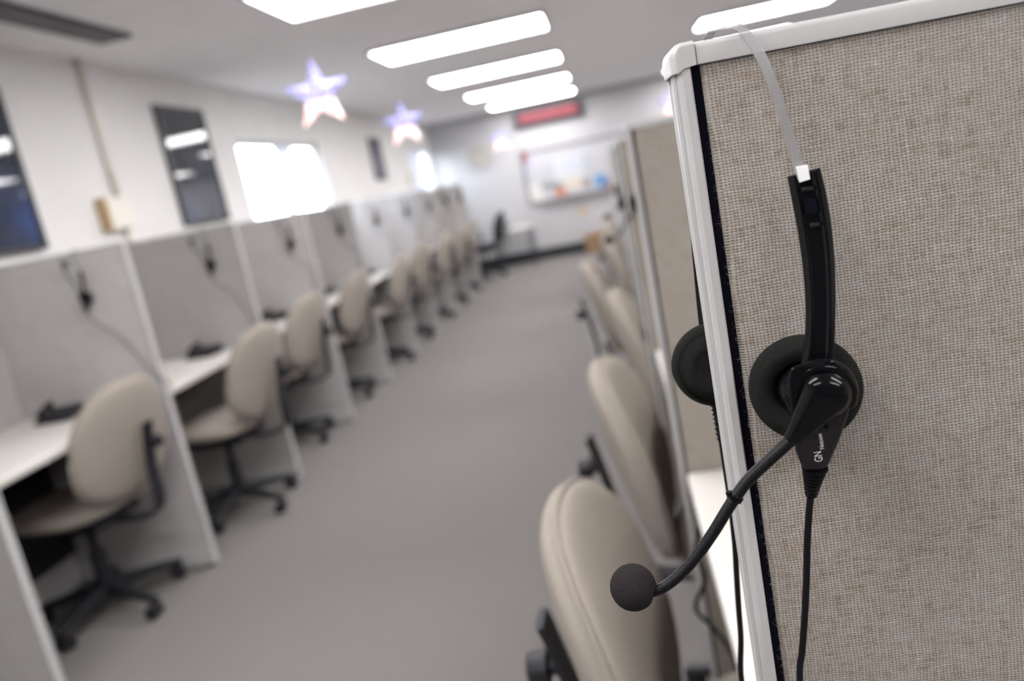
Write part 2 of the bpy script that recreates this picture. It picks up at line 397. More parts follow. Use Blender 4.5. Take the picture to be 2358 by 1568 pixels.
# ------------------------------------------------------------------ cubicle dividers
H = 1.35
def divider_mesh_parts(t, L, T, droop=0.0, near=False, fab='fabric'):
    def dr(bm):
        if droop:
            for v in bm.verts:
                if v.co.z > H-.05: v.co.z -= droop*max(v.co.x, 0)
        return bm
    zr = .0112                                     # rail height
    # end post: extruded profile with two raised ribs on the aisle face
    h = T/2; P = [(0.0, h-.002), (0.002, h), (.0068, h), (.0076, h-.001), (.0076, -h+.001), (.0068, -h), (.0030, -h), (.0012, -h+.0008)]
    P += [(0.0006, -h+.0040), (-.0008, -h+.0041), (-.0008, -h+.0058), (.0006, -h+.0060), (.0006, -h+.0085), (-.0010, -h+.0086), (-.0010, -h+.0100), (.0006, -h+.0102),
          (.0004, h-.0070), (-.0004, h-.0066), (-.0004, h-.0056), (.0003, h-.0052)]
    rings = [[Vector((x, y, z)) for x, y in P] for z in (.012, H-.0116)]
    obj('end_post', loft(bmesh.new(), rings), 'trim', t)
    obj('panel_core', dr(bx(.0070, L, -h+.004, h-.004, .03, H-zr)), 'black_core', t)
    # fabric skin, front and back, edges rolled round the core
    bm = bmesh.new(); x0 = .0122; r = .004; z0, z1 = .10, H-zr-.0004
    prof = []
    for k in range(7):
        a = PI/2*k/6; prof.append((x0+r-r*math.cos(a), -h+.0018+r-r*math.sin(a)))
    prof = [(x0, h-.0018-r)] and prof + [(L, -h+.0018), (L, h-.0018)] + [(x0+r-r*math.cos(PI/2*k/6), h-.0018-r+r*math.sin(PI/2*k/6)) for k in range(6, -1, -1)]
    nz = 2
    loft(bm, [[Vector((x, y, z0+(z1-z0)*k)) for x, y in prof] for k in range(nz)])
    dr(bm); obj('fabric_panel', bm, fab, t, smooth=False)
    # top rail with rounded shoulders
    def rail(xa, xb, hh, lift):
        q = [(-hh, H-zr), (-hh, H-.0032), (-hh+.0010, H-.0012), (-hh+.0032, H), (hh-.0032, H), (hh-.0010, H-.0012), (hh, H-.0032), (hh, H-zr)]
        b = bmesh.new(); n = 24
        return loft(b, [[Vector((xa+(xb-xa)*k/n, y, z+lift)) for y, z in q] for k in range(n+1)])
    obj('top_rail', dr(rail(.0112, L, h-.0002, 0)), 'trim', t, bev=.0004 if near else None)
    # corner cap: rounded outer shoulder
    b = bmesh.new(); hh = h+.0006; rings = []
    sect = []
    n = 8
    for k in range(n+1):
        a = PI/2*k/n; sect.append((-.0020+.0070*(1-math.cos(a)), H-.0062+.0070*math.sin(a)))
    sect = [(-.0018, H-.0140), (-.0020, H-.0120)] + sect + [(.0108, H+.0008), (.0108, H-zr+.0001), (.0078, H-zr-.0004), (.0040, H-zr-.0010)]
    for y, ins in ((-hh, .0034), (-hh+.0004, .0024), (-hh+.0011, .0014), (-hh+.0022, .0006), (-hh+.0040, 0), (hh-.0040, 0), (hh-.0022, .0006), (hh-.0011, .0014), (hh-.0004, .0024), (hh, .0034)):
        cx = .0044; cz = H-.007
        rings.append([Vector((x+max(cx-x, 0)*ins/.0064, y, z+(min(H-.0130-z, 0) if z > H-.0130 else 0)*ins/.020)) for x, z in sect])
    obj('corner_cap', loft(b, rings), 'trim', t, smooth=False, bev=.0004 if near else None)
    obj('base_rail', bx(.0078, L, -h+.0005, h-.0005, .012, .098), 'trim', t, bev=.002)
    b = bmesh.new(); cyl(b, (.03, 0, 0), (.03, 0, .0118), .012, n=12); cyl(b, (L-.05, 0, 0), (L-.05, 0, .0118), .012, n=12)
    obj('leveling_foot', b, 'black_plastic', t)

GL, GR = 'dividers of the left cubicle row', 'dividers of the right cubicle row'
XL, Y0, PT, TD = -1.815, 1.8797, 0.915, .036
NUM = ['nearest', 'second', 'third', 'fourth', 'fifth', 'sixth', 'seventh', 'eighth', 'ninth', 'tenth', 'eleventh']
LX = -2.44
div0 = thing('cubicle_divider', 'nearest left-row divider, its white end post crossing the bottom-left corner', 'partition', (XL, Y0-TD/2, 0), PI, GL)
divider_mesh_parts(div0, XL-LX, TD, fab='grey_fabric')
ND = 10
ldiv = []
for k in range(1, ND):
    lab = '%s grey fabric divider with white end post in left cubicle row' % NUM[k]
    if k == 1: lab = 'second grey left-row divider whose white end post reaches the floor at lower left'
    dup(div0, (XL, Y0+PT*k-TD/2, 0), PI, lab, GL)
RY = [0.0]
NEAR_Y = .4180
nd = thing('cubicle_divider', 'large beige woven fabric partition close up at right, headset hung over it', 'partition', (.0420, NEAR_Y+.017, 0), math.radians(2.5), GR)
divider_mesh_parts(nd, .70, .034, droop=.017, near=True)
# loose fibres along the fabric edge
bm = bmesh.new()
for k in range(300):
    z = random.uniform(.85, H-.03); L_ = random.uniform(.0010, .0032)*(1.7 if random.random() < .2 else 1)
    p = Vector((.0126, -.0152+random.uniform(-.0004, .001), z)); a = random.uniform(-1.2, 1.2); pts = [p]; cv = random.uniform(-1.1, 1.1)
    for q in range(6):
        a += cv*.5; pts.append(pts[-1]+Vector((-math.cos(a)*.8, random.uniform(-.25, .1), math.sin(a)))*L_/6)
    for q in pts: q.x = max(q.x, .0070)
    tube(bm, pts, .000035, 4)
o = obj('loose_fibre', bm, 'upholstery', nd); o['kind'] = 'stuff'
rdiv_x = {}
RD = thing('cubicle_divider', 'second right-row divider, white-framed, seen behind the close-up partition', 'partition', (.0445, 1.348, 0), 0, GR)
divider_mesh_parts(RD, .70, TD)
for k in range(2, 11):
    dup(RD, (.043, .433+PT*k, 0), 0, '%s white-edged divider in the right cubicle row, behind the closer ones' % NUM[k], GR)

# spine panels along the backs of the bays
def spine(loc, label, g):
    t = thing('spine_panel', label, 'partition', loc, 0, g)
    obj('fabric_panel', bx(-.018, .018, .002, PT-.002, .10, H-.012), 'grey_fabric', t)
    obj('top_rail', bx(-.0185, .0185, .001, PT-.001, H-.0118, H), 'trim', t, bev=.002)
    obj('base_raceway', bx(-.020, .024, .002, PT-.002, .002, .098), 'trim', t, bev=.003)
    return t
GSL, GSR = 'back panels of the left cubicles', 'back panels of the right cubicles'
sp = spine((LX-.020, Y0-PT, 0), 'grey back panel of the left cubicle nearest the camera', GSL)
for k in range(1, ND): dup(sp, (LX-.020, Y0+PT*(k-1), 0), 0, 'grey back panel behind the desk of the %s left cubicle' % NUM[k], GSL)
for k in range(0, 10): dup(sp, (.775, .42+PT*k, 0), PI, 'fabric back panel of the %s right cubicle, hidden behind the dividers' % NUM[k], GSR).location.y += PT

# desks
def desk(loc, w, d, label, g, left=True):
    t = thing('desk', label, 'desk', loc, 0, g)
    o = obj('desktop', bx(-d/2, d/2, -w/2, w/2, .709, .737), 'laminate', t, bev=.006, seg=3)
    s = 1 if left else -1
    for yy in (-w/2+.025, w/2-.025):
        b = bmesh.new(); box(b, -s*d/2, s*(d/2-.16), yy-.012, yy+.012, .66, .7085)
        obj('support_bracket', b, 'dark_frame', t)
    obj('under_desk_shade', bx(*sorted((-s*(d/2-.012), -s*(d/2-.03))), -w/2+.002, w/2-.002, .15, .7085), 'black_plastic', t)  # black sheet added to deepen the shade under the desktop
    return t
dL = None; dw = PT-TD-.001; dd_ = (XL-.07)-(LX+.004)
for k in range(0, ND):
    yc = Y0+PT*k-PT/2-TD/2; lab = 'white laminate desktop in the %s left cubicle' % NUM[k]
    if dL is None: dL = desk((LX+.004+dd_/2, yc, 0), dw, dd_, lab, 'desks of the left cubicles')
    else: dup(dL, (LX+.004+dd_/2, yc, 0), 0, lab, 'desks of the left cubicles')
d1 = desk((.385, .9075, 0), .840, .66, 'cream white desktop beside the close-up post at lower right', 'desks of the right cubicles', False)
for k in range(1, 10):
    o = dup(d1, (.390, .433+PT*(k+.5), 0), 0, 'white desktop edge in the %s right cubicle' % NUM[k], 'desks of the right cubicles')
    o.scale.y = .878/.840

# ------------------------------------------------------------------ office chairs (face +x)
def chair_proto():
    t = thing('office_chair', '', 'chair', (0, 0, 0), 0)
    bend = lambda p: Vector((p.x+.72*p.y*p.y-.22*p.z-.35*(p.z-.05)**2*0, p.y*(1-.10*p.z/.24), p.z))
    bk = obj('backrest', superpad(bmesh.new(), -.295, 0, .672, .036, .236, .208, .78, .62, bend), 'upholstery', t, smooth=True)
    # seam piping round the rim of the backrest
    pts = []
    def sg(a, e): return math.copysign(abs(a)**e, a)
    for i in range(61):
        th = 2*PI*i/60; p = bend(Vector((.004, .2372*sg(math.cos(th), .78), .2092*sg(math.sin(th), .78)))); pts.append(p+Vector((-.295, 0, .672)))
    obj('piping', tube(bmesh.new(), pts, .0035, 6), 'upholstery', bk, smooth=True)
    b = bmesh.new(); superpad(b, 0, 0, 0, .036, .235, .235, .72, .60)
    for v in b.verts:
        x, y, z = v.co; nx, nz = z, x
        drop = -.9*max(nx-.12, 0)**2*2
        v.co = Vector((nx-.0, y, .448+nz+drop+.10*max(-nx-.15, 0)))
    obj('seat', b, 'upholstery', t, smooth=True)
    obj('seat_pan', bx(-.15, .14, -.12, .12, .365, .412), 'black_plastic', t, bev=.008)
    P = smoothpath([(-.10, 0, .372), (-.20, 0, .366), (-.310, 0, .380), (-.346, 0, .43), (-.352, 0, .54), (-.378, 0, .68), (-.388, 0, .72)], 6)
    nn = [Vector((-1, 0, -.6 if i < 12 else 0)) for i in range(len(P))]
    pr = lambda s: [(-.026, -.005), (.026, -.005), (.026, .004), (.018, .007), (-.018, .007), (-.026, .004)]
    rings = []
    for i, p in enumerate(P):
        tt = (P[min(i+1, len(P)-1)]-P[max(i-1, 0)]).normalized(); w = Vector((0, 1, 0)); n_ = tt.cross(w)
        rings.append([p+w*a+n_*c for a, c in pr(0)])
    obj('back_support_bar', loft(bmesh.new(), rings), 'black_plastic', t)
    b = bmesh.new(); cyl(b, (-.376, 0, .645), (-.390, 0, .645), .012, n=12); cyl(b, (-.390, 0, .645), (-.420, 0, .645), .026, .022, n=10)
    obj('adjusting_knob', b, 'black_plastic', t, bev=.003)
    b = bmesh.new(); cyl(b, (0, 0, .09), (0, 0, .25), .032, .026); cyl(b, (0, 0, .25), (0, 0, .366), .016)
    obj('gas_column', b, 'black_plastic', t)
    b = bmesh.new(); cyl(b, (.02, -.12, .372), (.05, -.22, .365), .006, n=8); cyl(b, (.05, -.22, .365), (.053, -.25, .365), .011, n=8)
    obj('height_lever', b, 'black_plastic', t)
    for k in range(5):
        a = 2*PI*k/5+.35; d = Vector((math.cos(a), math.sin(a), 0)); s = Vector((-d.y, d.x, 0)); rings = []
        for q in range(7):
            u = q/6; p = d*(.02+.255*u); zt = .120-.042*u**1.4; hb = .040-.020*u; w = .024-.007*u
            rings.append([p+s*w+Vector((0, 0, zt-hb)), p+s*w*1.0+Vector((0, 0, zt-.006)), p+s*w*.6+Vector((0, 0, zt)), p-s*w*.6+Vector((0, 0, zt)), p-s*w+Vector((0, 0, zt-.006)), p-s*w+Vector((0, 0, zt-hb))])
        lg = obj('base_leg', loft(bmesh.new(), rings), 'black_plastic', t, bev=.002)
        c = d*.265; r = d.lerp(s, random.uniform(-.6, .6)).normalized(); ax = Vector((-r.y, r.x, 0))
        b = bmesh.new(); o_ = c-r*.012
        for sd in (-1, 1):
            q0 = o_+ax*sd*.008+Vector((0, 0, .0265)); cyl(b, q0, q0+ax*sd*.016, .026, n=18)
        cyl(b, c+Vector((0, 0, .026)), c+Vector((0, 0, .062)), .0055, n=8)
        hood = bmesh.new()
        box(b, o_.x-.006, o_.x+.006, o_.y-.006, o_.y+.006, .020, .048)
        obj('caster', b, 'black_plastic', lg)
    return t
ch = chair_proto()
GC = 'office chairs of the left cubicles'; GCR = 'office chairs of the right cubicles'
ch.location = (-2.105, 2.500, 0); ch.rotation_euler = (0, 0, PI-.10)
tag(ch, 'beige office chair nearest at lower left, black five-star base in full view', 'chair', GC)
left_chairs = [(-1.965, 3.34, PI-.10, 'beige office chair second in left row, pulled out with casters beside second end post'),
 (-2.11, 4.32, PI-.1, 'beige office chair third in left row, back above white desk edge'),
 (-2.10, 5.22, PI-.1, 'beige office chair fourth in the left row'),
 (-2.04, 6.15, PI+.05, 'beige office chair fifth in the left row'),
 (-2.05, 7.03, PI-.15, 'beige office chair sixth in the left row'),
 (-2.04, 7.93, PI+.1, 'beige office chair seventh in the left row'),
 (-2.02, 8.83, PI-.1, 'beige office chair eighth in the left row, small and blurred'),
 (-2.03, 9.73, PI, 'beige office chair ninth in the left row, farthest of that row')]
for x, y, r, lab in left_chairs: dup(ch, (x, y, 0), r, lab, GC)
right_chairs = [(.205, .930, -.04, 'beige office chair nearest the camera, behind the microphone ball'),
 (.255, 1.62, -.06, 'beige office chair second on the right, black knob behind its back'),
 (.30, 2.54, -.02, 'beige office chair third on the right, just behind the knobbed one'),
 (.19, 3.455, -.03, 'beige office chair on the right standing farthest out into the aisle'),
 (.275, 4.46, .03, 'beige office chair on the right, small pale back nearest the far wall'),
 (.28, 5.4, 0, 'beige office chair tucked in behind the right-row chairs'), (.28, 6.35, 0, 'beige office chair tucked in deeper along the right row')]
for x, y, r, lab in right_chairs: dup(ch, (x, y, 0), r, lab, GCR)
# dark chair at the far end of the aisle
e = dup(ch, (-1.80, 10.75, 0), 3.0, 'dark office chair by the far end of the left row', 'x'); del e['group']
def recol(o):
    for c in [k for k in bpy.data.objects if k.parent == o]:
        if c.name.split('.')[0] in ('backrest', 'seat', 'piping'):
            c.data = c.data.copy(); c.data.materials[0] = MAT['black_plastic']
        recol(c)
recol(e)
t = thing('side_table', 'small white side table by the far wall at end of left row', 'table', (-1.45, 11.45, 0))
b = bx(-.28, .28, -.26, .26, .55, .575); obj('tabletop', b, 'laminate', t, bev=.004)
for sx in (-.25, .25):
    for sy in (-.23, .23): obj('leg', cyl(bmesh.new(), (sx, sy, 0), (sx, sy, .55), .013, n=10), 'dark_frame', t)

# ------------------------------------------------------------------ the headset (built where it hangs)
def P(px, py, y): return aty(px, py, y)
org = Vector((.0747, .4350, H))
hs = thing('telephone_headset', 'black headset with clear band and long microphone boom, close up over the beige partition', 'headset', tuple(org), 0, None, world=True)
PX = .39/FPX*1.04                                   # metres per pixel at the headset
# clear head band
BP = [(P(1606, 400, .476), (.1, 1, 0)), (P(1608, 330, .478), (.1, 1, .1)), (P(1612, 240, .476), (0, 1, .2)), (P(1619, 150, .470), (0, .9, .5)), (P(1633, 84, .4560), (0, .2, 1)), (P(1655, 68, .4440), (0, .3, 1)), (P(1688, 60.5, .4270), (0, -.2, 1)), (P(1715, 74, .4150), (0, -.6, .8)),
      (P(1742, 112, .4065), (-.1, -.85, .5)), (P(1768, 165, .4010), (-.1, -.95, .28)), (P(1796, 242, .3985), (-.1, -1, .15)), (P(1820, 320, .3975), (-.05, -1, .05)), (P(1840, 385, .3965), (0, -1, 0)), (P(1850, 412, .3960), (0, -1, 0))]
pp = smoothpath([b[0] for b in BP], 8); nn = smoothpath([b[1] for b in BP], 8)
hw = .0025
obj('head_band', ribbon(bmesh.new(), pp, nn, lambda s: [(-hw, -.0004), (hw, -.0004), (hw, .0003), (hw*.86, .0008), (-hw*.86, .0008), (-hw, .0003)]), 'clear_band', hs, smooth=False, bev=.0001)
# slider arms
def arm(pts, widths, y, nrm, name, depth=.0058):
    c = smoothpath([P(a, b, yy) for (a, b), yy in zip(pts, y)], 6)
    ws = smoothpath([(w, 0, 0) for w in widths], 6); k = len(c)-1
    def prof(s):
        w = ws[round(s*k)].x/2; d = depth
        return [(-w, -d/2), (w, -d/2), (w, 0), (w*.70, d*.45), (w*.52, d*.5), (w*.46, d*.34), (-w*.46, d*.34), (-w*.52, d*.5), (-w*.70, d*.45), (-w, 0)]
    return obj(name, ribbon(bmesh.new(), c, [Vector(nrm)]*len(c), prof), 'gloss_black', hs, bev=.0006, seg=2)
fa = arm([(1850, 396), (1862, 450), (1876, 530), (1885, 610), (1889, 690), (1888, 770), (1882, 845)], [v*PX for v in (68, 70, 69, 66, 62, 62, 70)], [.3985, .3975, .3965, .3955, .394, .393, .393], (-.22, -1, 0), 'slider_arm')
fa['_w'] = tuple(org)
def slot(pxs, m, name, y0, y1):
    b = bmesh.new(); rings = [[P(x, y, yy) for x, y in pxs] for yy in (y0, y1)]; loft(b, rings)
    return obj(name, b, m, fa, bev=.0003)
slot([(1832, 384), (1860, 379), (1866, 413), (1841, 421)], mat('band_tip_glint', (0.9, 0.9, 0.92), .2, coat=1.0), 'band_tip_glint', .3938, .3962)  # white piece painting the blown highlight on the clear band's end
bt = slot([(1853, 459), (1878, 457), (1883, 490), (1858, 494)], 'black_core', 'slider_slot', .3932, .3945)
slot([(1845, 432), (1872, 430), (1874, 438), (1847, 441)], 'satin_black', 'slider_catch', .3935, .3950)
slot([(1864, 515), (1887, 512), (1889, 520), (1867, 524)], 'satin_black', 'slider_catch', .3924, .3940)
ba = arm([(1604, 330), (1604, 400), (1606, 470), (1611, 560), (1617, 640), (1622, 700), (1628, 750)], [v*PX*1.0 for v in (60, 62, 62, 60, 56, 54, 58)], [.4790, .4800, .4820, .4840, .4850, .4850, .4840], (-.85, -.45, 0), 'slider_arm', .0065)

# ear cushions
def cushion(c, ax, R, th, hole, m='foam'):
    ax = Vector(ax).normalized(); pr = []
    # from panel side (h=0) to outer side
    pr = [(.0002, -.0015), (R*.45, -.0015), (R*.50, -.0022), (R*.56, -.0015), (R*.85, 0)]
    for k in range(1, 12):
        a = -PI/2+PI*k/12; pr.append((R-th*.42+math.cos(a)*th*.42, th*.5+math.sin(a)*th*.5))
    pr += [(R*.80, th*1.0), (R*.70, th*.97), (hole, th*.86), (hole*.92, th*.55), (hole*.9, th*.3), (.0002, th*.3)]
    return obj('ear_cushion', lathe(bmesh.new(), pr, c, ax, 64, cap=True), m, hs, smooth=True)
cf = P(1851, 898, .4030)
axf = Vector((-.30, -1, .10)).normalized()
cushion(cf-axf*.0135, axf, .0283, .0175, .0155)
cb_ = P(1646, 836, .4780)
axb = Vector((.10, 1, -.05)).normalized()
cushion(cb_-axb*.012, axb, .0262, .017, .0145)
# driver housings
obj('ear_housing', lathe(bmesh.new(), [(.0002, 0), (.0130, 0), (.0134, .004), (.0130, .010), (.0115, .0145), (.008, .0165), (.0002, .0170)], cf-axf*.009, axf, 40), 'gloss_black', hs, smooth=True)
obj('ear_housing', lathe(bmesh.new(), [(.0002, 0), (.0140, 0), (.0145, .004), (.0140, .010), (.0120, .0135), (.0002, .0150)], cb_-axb*.006, axb, 40), 'gloss_black', hs, smooth=True)
# yoke over the pivot: thick arch
def prism(pxs, y0, y1, name, m, par, bev=.0012, seg=4, ydx=0):
    b = bmesh.new(); loft(b, [[P(x, y, y1) for x, y in pxs], [P(x, y, y0) for x, y in pxs]])
    return obj(name, b, m, par, bev=bev, seg=seg)
yk = [(1815, 905), (1813, 870), (1820, 846), (1842, 838), (1880, 836), (1915, 826), (1938, 842), (1958, 872), (1965, 905), (1962, 930), (1945, 945), (1925, 935), (1912, 905), (1893, 880), (1868, 880), (1852, 905), (1846, 945), (1838, 975), (1822, 960)]
prism(yk, .3800, .3930, 'yoke', 'gloss_black', hs, .0020, 4)
arc = smoothpath([P(1829, 945, .3860), P(1827, 900, .3850), P(1848, 862, .3842), (P(1893, 846, .3838)), P(1936, 860, .3842), P(1957, 898, .3850), P(1955, 935, .3860)], 10)
obj('yoke_collar', tube(bmesh.new(), arc, lambda q_: .0026+.0019*math.sin(PI*q_)**.5, 20), 'gloss_black', hs, smooth=True)
pv = P(1899, 908, .3810)
obj('pivot', lathe(bmesh.new(), [(.0002, -.012), (.0120, -.012), (.0128, -.004), (.0122, .0005), (.0100, .0030), (.006, .0042), (.0002, .0046)], pv, (-.12, -1, .08), 40), 'gloss_black', hs, smooth=True)
# cable housing with the printed name
chs = prism([(1826, 985), (1850, 930), (1900, 915), (1958, 925), (1952, 960), (1930, 1020), (1907, 1071), (1893, 1082), (1852, 1082), (1843, 1066), (1832, 1038)], .3855, .3965, 'cable_housing', 'satin_black', hs, .0016, 4)
def text(body, px, py, y, size, ang, name, par, sx=1):
    cu = bpy.data.curves.new('tmp', 'FONT'); cu.body = body; cu.size = size; cu.extrude = .00004; cu.align_x = 'LEFT'
    to = bpy.data.objects.new('tmp', cu); COL.objects.link(to)
    bpy.context.view_layer.update()
    me = bpy.data.meshes.new_from_object(to.evaluated_get(bpy.context.evaluated_depsgraph_get()))
    me.transform(Matrix.Diagonal((sx, 1, 1, 1)))
    bpy.data.objects.remove(to); me.materials.clear(); me.materials.append(MAT['print'])
    o = bpy.data.objects.new(name, me); COL.objects.link(o)
    o.parent = par; p = P(px, py, y)
    mw = Matrix.Translation(p) @ Matrix.Rotation(PI/2, 4, 'X') @ Matrix.Rotation(ang, 4, 'Z')
    base = Matrix.Translation(Vector(par['_w'])) if par.get('_w') else Matrix.Identity(4)
    o.matrix_local = base.inverted() @ mw
    o.location = mw.translation-org
    return o
chs['_w'] = tuple(org)
tA = math.radians(90-9+11.3)
text('GN', 1895, 1062, .38535, .0056, tA, 'brand_lettering', chs, .68)
text('Netcom', 1898, 1034, .38535, .0031, tA, 'brand_lettering', chs, .82)
b = bmesh.new(); cyl(b, P(1903, 983, .3857), P(1903, 983, .3850), .0009, n=12); obj('housing_screw', b, 'black_core', hs)
# ribbed strain reliefs
def relief(pts, y, r0, r1, n, par=hs):
    c = smoothpath([P(a, b, yy) for (a, b), yy in zip(pts, y)], 20); k = len(c)-1; bm_ = bmesh.new(); L_ = [i/k for i in range(k+1)]
    def rr(s):
        base = r0+(r1-r0)*s; return base*(1.0 if int(s*n*2) % 2 == 0 else .80)
    fine = []; 
    for i in range(n*8+1):
        s = i/(n*8)*k; a = int(min(s, k-1)); fine.append(c[a].lerp(c[a+1], s-a))
    return obj('strain_relief', tube(bm_, fine, rr, 20), 'rubber', par, smooth=False)
relief([(1876, 1076), (1872, 1105), (1868, 1140)], [.3910, .3930, .3950], .0066, .0030, 8)
relief([(1650, 925), (1655, 965), (1661, 1014)], [.4780, .4770, .4760], .0044, .0026, 9)
# cords
pts = [P(1868, 1130, .3950), P(1863, 1180, .3990), P(1859, 1250, .4020), P(1857, 1330, .4040), P(1853, 1420, .4050), P(1847, 1500, .4060), P(1842, 1568, .4070)]
pts += [Vector((pts[-1].x-.002, .410, .93)), Vector((pts[-1].x-.004, .410, .85)), Vector((pts[-1].x-.002, .408, .76))]
obj('headset_cord', tube(bmesh.new(), smoothpath(pts, 8), .00185, 12), 'rubber', hs, smooth=True)
pts = [P(1660, 1005, .4760), P(1671, 1080, .4770), P(1681, 1150, .4780), P(1692, 1250, .4790), P(1696, 1320, .4795), P(1701, 1400, .4800), P(1706, 1470, .4800), P(1708, 1568, .4810)]
q = pts[-1]
pts += [Vector((q.x+.004, .485, .90)), Vector((q.x+.012, .492, .80)), Vector((q.x+.03, .50, .7425)), Vector((q.x+.09, .53, .7395)), Vector((q.x+.17, .60, .7392))]
obj('headset_cord', tube(bmesh.new(), smoothpath(pts, 8), .00190, 12), 'rubber', hs, smooth=True)
# microphone boom with its pivot tube
def boom_parts(par):
    a, b_ = P(1900, 908, .3770), P(1822, 1014, .3800)
    d = (b_-a).normalized(); vn = Vector((-.12, -1, .05)); vn = (vn-d*vn.dot(d)).normalized(); w = d.cross(vn); rings = []
    for i in range(25):
        s = i/24; p = a.lerp(b_, s)-d*.0
        R = .0112*(1-s)+.0040*s if s > .0 else .0112
        if s < .12: pass
        th = .0052*(1-s)+.0034*s
        rings.append([p+w*R*math.copysign(abs(math.cos(2*PI*k/24))**.8, math.cos(2*PI*k/24))+vn*th*math.copysign(abs(math.sin(2*PI*k/24))**.8, math.sin(2*PI*k/24)) for k in range(24)])
    head = []
    for i in range(8):                                # rounded top end
        s = math.sin(PI/2*(i+.3)/8.3); kk = math.sqrt(max(1-(1-s)**2, 0)); p = a-d*.0108*(1-s)
        head.append([p+(v-a)*kk for v in rings[0]])
    return obj('boom_base', loft(bmesh.new(), head+rings), 'gloss_black', par, smooth=True)
bb = boom_parts(hs); bb['_w'] = tuple(org)
path = [(1826, 1008, .3800), (1812, 1022, .3800), (1790, 1042, .3798), (1757, 1072, .3795), (1724, 1104, .3790), (1698, 1138, .3788), (1673, 1176, .3785), (1641, 1228, .3785), (1601, 1284, .3785), (1562, 1326, .3785), (1526, 1353, .3785), (1488, 1367, .3790)]
c = smoothpath([P(*p) for p in path], 16)
ln = [0]
for a, b_ in zip(c, c[1:]): ln.append(ln[-1]+(b_-a).length)
NS = int(ln[-1]/.00025); fine = []; k = 0
for i in range(NS+1):
    s = ln[-1]*i/NS
    while k < len(c)-2 and ln[k+1] < s: k += 1
    fine.append(c[k].lerp(c[k+1], (s-ln[k])/max(ln[k+1]-ln[k], 1e-9)))
gn = obj('gooseneck', tube(bmesh.new(), fine, lambda s: (.00315-.0002*s)*(1+.030*math.sin(s*NS*2*PI/4)), 18), 'rubber', bb, smooth=True, origin=org)
gn['_w'] = tuple(org)
# (third level stays below boom_base)
i0 = int(NS*.365); b = bmesh.new(); d = (fine[i0+4]-fine[i0-4]).normalized()
cyl(b, fine[i0]-d*.0016, fine[i0]+d*.0016, .0040, n=20)
box_c = fine[i0]+Vector((-.0030, -.001, .0030)); cyl(b, box_c-d*.0012, box_c+d*.0012, .0014, n=10)
obj('boom_clip', b, 'gloss_black', bb, origin=org, bev=.0004)
mc = P(1458, 1352, .3800)
b = bmesh.new(); bmesh.ops.create_icosphere(b, subdivisions=5, radius=.01225, matrix=Matrix.Translation(mc))
dd2 = (P(1488, 1364, .378)-mc).normalized()
for v in b.verts:
    v.co += (v.co-mc).normalized()*random.uniform(-.00010, .00010)
    dv = (v.co-mc).normalized().dot(dd2)
    if dv > .93: v.co -= dd2*.0016*((dv-.93)/.07)
obj('microphone_foam', b, 'mic_foam', bb, smooth=True, origin=org)
b = bmesh.new(); e0 = P(1496, 1365, .3788); tube(b, [e0, e0+(mc-e0)*.25], .0037, 16)
obj('microphone_collar', b, 'gloss_black', bb, origin=org)

# the same headset over the dividers of both rows (cords of their own)
GH = 'headsets hung over the left dividers'
hx = [-2.0156, -1.9811, -1.935, -1.931, -1.926, -1.896, -1.875, -1.87, -1.87]
dirs = 1
for k in range(1, 10):
    y = Y0+PT*k-TD/2; x = hx[k-1]
    lab = 'black headset hung over the %s divider of the left row' % NUM[k]
    h2 = dup(hs, (x-.006, y+.0005, H), 0, lab, GH)
    for ch_ in [o for o in bpy.data.objects if o.parent == h2]:
        if ch_.name.startswith('headset_cord'):
            bpy.data.objects.remove(ch_)
    for ch_ in [o for o in bpy.data.objects if o.parent == h2 and o.name.startswith('boom_base')]:
        pl = pv-org; ch_.matrix_basis = Matrix.Translation(pl) @ Matrix.Rotation(math.radians(112+6*math.sin(k*2.1)), 4, 'Y') @ Matrix.Translation(-pl)
    p0 = Vector((x-.006, y+.0005, H)); pw = p0+(P(1868, 1130, .3950)-org)
    e1 = Vector((XL+.010, y-.034, .90)); yf = y-TD/2-.012
    pts = [pw, pw+Vector((.02, .004, -.05)), Vector((x+.09, yf, 1.00)), Vector((XL-.03, yf, .86)), Vector((XL+.012, y-.02, .80)), Vector((XL+.006, y+.025, .765)), Vector((XL-.045, y+.06, .7395)), Vector((XL-.16, y+.11, .7393)), Vector((LX+.12, y+.13, .7393))]
    h2['_w'] = tuple(p0)
    obj('headset_cord', tube(bmesh.new(), smoothpath(pts, 8), .0021, 8), 'rubber', h2, smooth=True)
    pb = p0+(P(1660, 1005, .4760)-org)
    pts = [pb, pb+Vector((0, .004, -.1)), pb+Vector((0, .006, -.25)), Vector((pb.x, pb.y+.015, .7425)), Vector((pb.x-.05, pb.y+.06, .7395))]
    obj('headset_cord', tube(bmesh.new(), smoothpath(pts, 8), .0021, 8), 'rubber', h2, smooth=True)
for k in (2, 3):
    y = .433+PT*k; h2 = dup(hs, (.075, y, H), 0, 'black headset over the %s divider of the right row, small and blurred' % NUM[k], 'headsets hung over the right dividers')
    for ch_ in [o for o in bpy.data.objects if o.parent == h2]:
        if ch_.name.startswith('headset_cord'): bpy.data.objects.remove(ch_)

# loose cord hanging under the nearest right desk
pts = [Vector((.060, 1.18, .7085)), Vector((.045, 1.19, .66)), Vector((.052, 1.20, .60)), Vector((.030, 1.20, .55)), Vector((.055, 1.21, .50)), Vector((.08, 1.22, .44)), Vector((.09, 1.22, .36)), Vector((.12, 1.23, .30)), Vector((.2, 1.25, .2)), Vector((.45, 1.26, .12)), Vector((.738, 1.26, .09))]
tag(obj('loose_cord', tube(bmesh.new(), smoothpath(pts, 8), .004, 8), 'rubber', smooth=True, origin=pts[0]), 'grey cord drooping below the nearest right desktop', 'cord')

